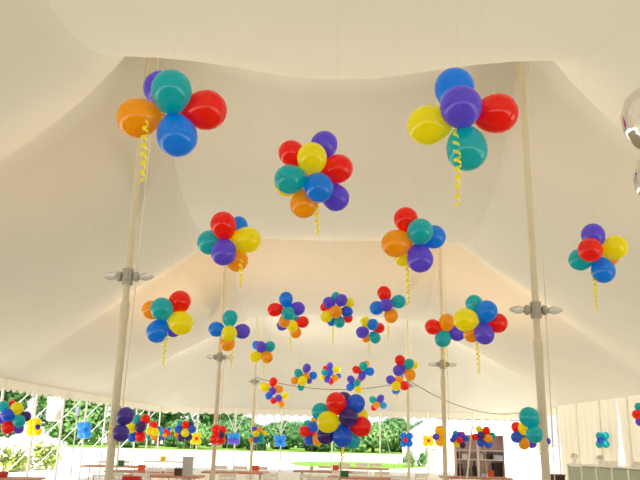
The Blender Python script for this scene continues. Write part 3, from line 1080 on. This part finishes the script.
def bottle(px, zb, h, r, mat, label):
    X = tx(px, SY)
    t = thing('bottle', label, 'bottle', (X, SY - .05, zb))
    bm = bmnew(); lathe(bm, [(0, 0), (r, 0), (r, h * .6), (r * .4, h * .75), (r * .38, h * .9), (0, h * .9)], 12); obj('bottle_body', bm, mat, t, smooth=False)
    bm = bmnew(); lathe(bm, [(0, h * .88), (r * .45, h * .88), (r * .45, h), (0, h)], 10); obj('bottle_cap', bm, M_dark, t)


Z1, Z2, Z3 = .775 + .023, .775 + .471, .775 + .711
bottle(457.6, Z1, .32, .045, M_dark, 'dark bottle on the bottom shelf, at the far left')
bottle(460.4, Z1, .30, .045, W_br, 'brown bottle on the bottom shelf beside the dark bottle')
bottle(473.2, Z1, .40, .06, M_dark, 'tall black bottle on the bottom shelf beside the white upright')
bottle(456.6, Z2, .2, .04, M_dark, 'short dark bottle on the middle shelf, left end')
bottle(483.5, Z3, .2, .05, flat('jar_olive', (190, 180, 90)), 'olive yellow bottle on the upper shelf')
bottle(466.5, Z1, .34, .05, W_gr, 'green bottle on the bottom shelf left of the tall black bottle')
bottle(490.5, Z2, .2, .045, M_dark, 'dark bottle on the middle shelf beside the pale blue box')
bottle(480.3, Z2, .2, .05, W_wh, 'white bottle on the middle shelf just right of the upright')
bottle(487, Z2, .22, .045, W_br, 'brown bottle on the middle shelf right of the upright')
carton(497, SY - .05, Z2, (.26, .2, .12), flat('box_blue_white', (190, 205, 232)), 'pale blue box on the middle shelf at right', 'product_box')
carton(495.6, SY + .05, Z1, (.24, .14, .36), M_dark, 'black box at the back of the bottom shelf', 'product_box')
carton(489.5, SY - .08, Z1, (.15, .1, .16), W_or, 'orange box in front on the bottom shelf', 'product_box')
carton(482.5, SY - .08, Z1, (.2, .15, .08), flat('box_lilac', (205, 210, 235)), 'flat pale lilac box on the bottom shelf', 'product_box')
carton(463.5, SY - .05, Z2, (.16, .15, .14), W_wh, 'white box on the middle shelf at left', 'product_box')
carton(485, SY - .62, 0.0, (.22, .2, .74), W_ye, 'yellow bin standing before the shelf table', 'storage_bin')

# ------------------------------------------------------------------ counter on the right
q0 = at_z(566.8, 463.4, 1.15); q1 = at_z(640, 467.8, 1.15)
dv = (q1 - q0); dv.z = 0
ln = 2.9
ang = math.atan2(dv.y, dv.x)
t = thing('serving_counter', 'white counter with greenish front panels along the right sidewall', 'counter', (q0.x, q0.y, 0), ang)
dep_ = .5
bm = bmnew(); box(bm, (ln / 2, dep_ / 2, 1.125), (ln + .04, dep_ + .06, .05), bevel=.01); obj('counter_top', bm, M_white, t)
for k in range(5):
    a = k * ln / 5
    bm = bmnew(); box(bm, (a + ln / 10, .03, .58), (ln / 5 - .05, .02, 1.0)); obj('front_panel', bm, M_counter, t)
for k in range(6):
    bm = bmnew(); box(bm, (k * ln / 5 + (.02 if k == 0 else -.02 if k == 5 else 0), .02, .55), (.05, .05, 1.1), bevel=.006); obj('post', bm, M_white, t)
bm = bmnew(); box(bm, (ln / 2, dep_ - .02, .55), (ln, .03, 1.09)); obj('back_panel', bm, M_counter, t)
Mc = Matrix.Translation((q0.x, q0.y, 0)) @ Matrix.Rotation(ang, 4, 'Z')


def pot(u, v, label, s=1.0):
    p = Mc @ Vector((u, v, 1.15))
    t = thing('flower_pot', label, 'flower pot', p)
    bm = bmnew(); lathe(bm, [(0, 0), (.045 * s, 0), (.062 * s, .13 * s), (.05 * s, .13 * s), (.04, .1 * s), (0, .1 * s)], 14); obj('pot', bm, M_resin, t)
    bm = bmnew()
    rnd = random.Random(int(u * 100))
    for k in range(34):
        a, b = rnd.random() * 2 * PI, math.acos(1 - 1.3 * rnd.random())
        c = Vector((.08 * s * math.sin(b) * math.cos(a), .08 * s * math.sin(b) * math.sin(a), .17 * s + .07 * s * math.cos(b)))
        bmesh.ops.create_icosphere(bm, subdivisions=1, radius=.02 * s, matrix=Matrix.Translation(c))
    obj('blossoms', bm, flat('blossom_cream', (228, 220, 205)) if 'blossom_cream' not in bpy.data.materials else bpy.data.materials['blossom_cream'], t)


pot(.10, .2, 'pale flower pot on the left end of the white counter', 1.15)
pot(1.08, .25, 'pale flower pot on the counter beneath the teal balloon flower', 1.1)
bm = bmnew(); box(bm, (0, 0, .06), (.3, .2, .12), bevel=.01)
p = Mc @ Vector((1.42, .3, 1.15))
c = obj('napkin_box', bm, M_resin, None, p, (0, 0, ang)); tag(c, 'low cream box on the counter right of the middle flower pot', 'box')
bm = bmnew()
for k in range(4):
    box(bm, (0, 0, .02 + k * .035), (.2, .2, .03), rz=.05 * k, bevel=.004)
p = Mc @ Vector((2.38, .25, 1.15))
c = obj('napkin_stack', bm, M_resin, None, p, (0, 0, ang)); tag(c, 'stack of cream napkins on the counter near the frame edge', 'napkins')
# dark crate left of the counter
p = at_z(559, 474.5, .8)
t = thing('crate', 'dark purple brown crate standing left of the white counter', 'crate', (p.x - .03, p.y, 0))
bm = bmnew(); box(bm, (0, .2, .38), (.42, .4, .76), bevel=.01); obj('crate_body', bm, flat('crate_dark', (70, 44, 52)), t)
bm = bmnew(); box(bm, (0, .2, .78), (.46, .44, .04), bevel=.008); obj('crate_lid', bm, flat('crate_lid', (120, 70, 78)), t)

# ------------------------------------------------------------------ outside: marquee, lamp post, trees, shrubs
MY = 52.0
mx0, mx1 = tx(409, MY), tx(540, MY)
M_marq = basic('marquee_white', srgb(248, 246, 240), .8, 0, .02)
t = thing('white_marquee', 'bright white marquee with sloping roof standing beyond the far end', 'marquee', ((mx0 + mx1) / 2, MY, 0))
hw = (mx1 - mx0) / 2
bm = bmnew()
pts = [(-hw, 0), (-hw, 1.95), (-hw + 1.9, 3.15), (hw, 3.15), (hw, 0)]
f0 = [bm.verts.new((x, 0, z)) for x, z in pts]
f1 = [bm.verts.new((x, 5, z)) for x, z in pts]
bm.faces.new(f0); bm.faces.new(f1[::-1])
for i in range(5):
    if i in (1, 2):
        continue
    j = (i + 1) % 5
    bm.faces.new((f0[i], f1[i], f1[j], f0[j]))
obj('marquee_wall', bm, M_marq, t)
bm = bmnew()
rp = [(-hw - .15, 1.9), (-hw + 1.9, 3.18), (hw + .2, 3.18)]
a = [bm.verts.new((x, -.2, z)) for x, z in rp]; b = [bm.verts.new((x, 5.2, z)) for x, z in rp]
for i in range(2):
    bm.faces.new((a[i], a[i + 1], b[i + 1], b[i]))
r_ = bmesh.ops.solidify(bm, geom=bm.faces[:], thickness=.06)
obj('marquee_roof', bm, M_marq, t)
bm = bmnew()
dx = tx(430, MY) - (mx0 + mx1) / 2
box(bm, (dx - .28, -.04, .55), (.1, .06, 1.1)); box(bm, (dx + .28, -.04, .55), (.1, .06, 1.1)); box(bm, (dx, -.04, 1.1), (.66, .06, .12))
obj('doorway_frame', bm, M_grey, t)

lp = Vector((-10.35, 29.4, 0))
t = thing('lamp_post', 'slim grey lamp post outside the left eave beside the blue balloon flower', 'lamp post', lp)
bm = bmnew(); lathe(bm, [(0, 0), (.06, 0), (.045, .3), (.03, .4), (.03, 2.35), (0, 2.35)], 10); obj('lamp_pole', bm, M_grey, t)
bm = bmnew(); box(bm, (0, 0, 2.55), (.16, .16, .4), bevel=.02); obj('lamp_head', bm, flat('lamp_head_grey', (120, 128, 140)), t)

M_leafA = leafy('tree_leaves', (80, 128, 86), (130, 172, 108))
M_leafB = leafy('tree_leaves_light', (100, 146, 90), (156, 192, 122))
M_trunk = basic('bark', srgb(96, 78, 62), .9, 0, .2, 8)
M_shrub = leafy('shrub_leaves', (120, 150, 70), (250, 250, 240), (190, 205, 120), .5)
M_blossom = basic('white_blossom', srgb(255, 252, 240), .8, 0, .03)


def crown_mesh(name, rx, ry, rz, zc, nleaf, leaf, mat, sd, blobs=9, flat_top=False):
    rnd = random.Random(sd)
    bm = bmnew()
    cs = []
    for k in range(blobs):
        a = rnd.random() * 2 * PI
        rr = math.sqrt(rnd.random()) * .62
        cs.append((Vector((rx * rr * math.cos(a), ry * rr * math.sin(a), zc + rz * (rnd.random() * 1.2 - .6))), .42 + .2 * rnd.random()))
    cs.append((Vector((0, 0, zc)), .7))
    for k in range(nleaf):
        c, s = rnd.choice(cs)
        v = Vector((rnd.gauss(0, 1), rnd.gauss(0, 1), rnd.gauss(0, 1))).normalized()
        q = (.55 + .45 * rnd.random() ** .5)
        p = c + Vector((v.x * rx * s * q, v.y * ry * s * q, v.z * rz * s * q))
        if p.z < .05:
            p.z = .05 + .2 * rnd.random()
        n_ = (v + Vector((rnd.uniform(-.7, .7), rnd.uniform(-.7, .7), rnd.uniform(-.4, .9)))).normalized()
        u = n_.orthogonal().normalized()
        w = n_.cross(u)
        th = rnd.random() * PI
        u, w = u * math.cos(th) + w * math.sin(th), w * math.cos(th) - u * math.sin(th)
        l = leaf * (.7 + .6 * rnd.random())
        a_ = [bm.verts.new(p + u * l), bm.verts.new(p + w * l * .55), bm.verts.new(p - u * l), bm.verts.new(p - w * l * .55)]
        bm.faces.new(a_)
    return mesh_from(name, bm, mat)


def trunk_mesh(h, r, sd):
    bm = bmnew()
    rnd = random.Random(sd)
    tube(bm, [(0, 0, -.1), (rnd.uniform(-.1, .1), 0, h * .4), (rnd.uniform(-.2, .2), .1, h)], [r * 1.3, r, r * .45], 8)
    for k in range(4):
        a = rnd.random() * 6.28
        tube(bm, [(0, 0, h * (.45 + .1 * k)), (math.cos(a) * h * .25, math.sin(a) * h * .25, h * (.7 + .1 * k))], [r * .5, r * .15], 6)
    return mesh_from('trunk', bm, M_trunk)


low_v = [(crown_mesh('crown', 2.75, 2.5, 1.75, 1.7, 3600, .27, m, s, 14), trunk_mesh(2.6, .16, s)) for s, m in ((1, M_leafA), (2, M_leafB), (3, M_leafA))]
tall_v = [(crown_mesh('crown', 5.0, 4.6, 6.4, 6.2, 5200, .46, m, s, 16), trunk_mesh(8, .3, s)) for s, m in ((4, M_leafA), (5, M_leafB))]


def tree(v, x, y, s, rz, label, group, name='tree'):
    t = thing(name, label, 'tree', (x, y, 0), rz, group)
    c, k = v
    t.scale = (s, s, s)
    link('crown', c, t)
    link('trunk', k, t)
    return t


rnd = random.Random(11)
i = 0
for row in (0, 1):
    for k in range(8):
        Y = (90, 99)[row] + rnd.uniform(-.6, .6)
        X = -24.0 + 7.2 * k + 3.6 * row + rnd.uniform(-.3, .3)
        s = .98 + rnd.uniform(-.06, .08) + (.12 if row else 0)
        if X > 20:
            continue
        if X > 5:
            s *= 1.1
        tree(low_v[i % 3], X, Y, s, rnd.random() * 6, 'low leafy tree in the hedge like row beyond the far lawn', 'low trees beyond the far lawn')
        i += 1
for row in (0, 1):
    for k in range(4):
        Y = (104, 120)[row] + rnd.uniform(-.6, .6)
        X = -62.0 + 12.4 * k + 6.2 * row
        tree(tall_v[i % 2], X, Y, 1.12 + rnd.uniform(-.05, .06), rnd.random() * 6, 'tall leafy tree beyond the lawn at the left of the tent', 'tall trees beyond the left side')
        i += 1

# flowering shrubs outside on the left
sh_me = crown_mesh('foliage', 1.15, .8, .62, .66, 1500, .10, M_shrub, 21)
bl_me = crown_mesh('blossoms', 1.15, .85, .42, 1.02, 800, .085, M_blossom, 22)
SHR = [(-12, 29.9, 'blossoming white shrub at the left frame edge'), (17, 32.3, 'blossoming white shrub behind the leftmost balloon bunch string'),
       (43, 34.3, 'blossoming white shrub between the yellow balloon flower and the bundled curtain')]
for k, (px, Y, lab) in enumerate(SHR):
    t = thing('flowering_shrub', lab, 'shrub', (tx(px, Y), Y, 0), k * 1.7)
    link('foliage', sh_me, t); link('blossoms', bl_me, t)
for k, (px, lab) in enumerate(((409, 'yellow green bush at the left end of the white marquee'), (424, 'light green bush beside the marquee doorway'))):
    bm_me = crown_mesh('foliage', .42, .4, .5, .52, 500, .09, M_leafB, 31 + k)
    t = thing('bush', lab, 'bush', (tx(px, 48.0), 48.0 + k, 0)); link('foliage', bm_me, t)

# ------------------------------------------------------------------ light
w = bpy.data.worlds.new('sky')
SC.world = w
w.use_nodes = True
nt = w.node_tree
for n_ in list(nt.nodes):
    nt.nodes.remove(n_)
wo = nt.nodes.new('ShaderNodeOutputWorld')
bg = nt.nodes.new('ShaderNodeBackground')
bg.inputs['Color'].default_value = (0.98, 1.0, 1.0, 1)
bg.inputs['Strength'].default_value = 1.02
nt.links.new(bg.outputs[0], wo.inputs[0])
sd_ = bpy.data.lights.new('sun', 'SUN')
sd_.energy = 8.6
sd_.angle = math.radians(1.5)
sd_.color = (1.0, .95, .86)
so = bpy.data.objects.new('sun', sd_)
COL.objects.link(so)
SUN_DIR = Vector((0.24, -0.86, 0.94)).normalized()       # towards the sun
so.rotation_euler = SUN_DIR.to_track_quat('Z', 'Y').to_euler()
so.location = (0, 0, 40)

# ------------------------------------------------------------------ view
SC.view_settings.view_transform = 'Standard'
SC.view_settings.look = 'None'
SC.view_settings.exposure = 0.0
SC.view_settings.gamma = 1.0
SC.cycles.use_denoising = True
SC.cycles.max_bounces = 8
SC.cycles.diffuse_bounces = 5
SC.cycles.sample_clamp_indirect = 6
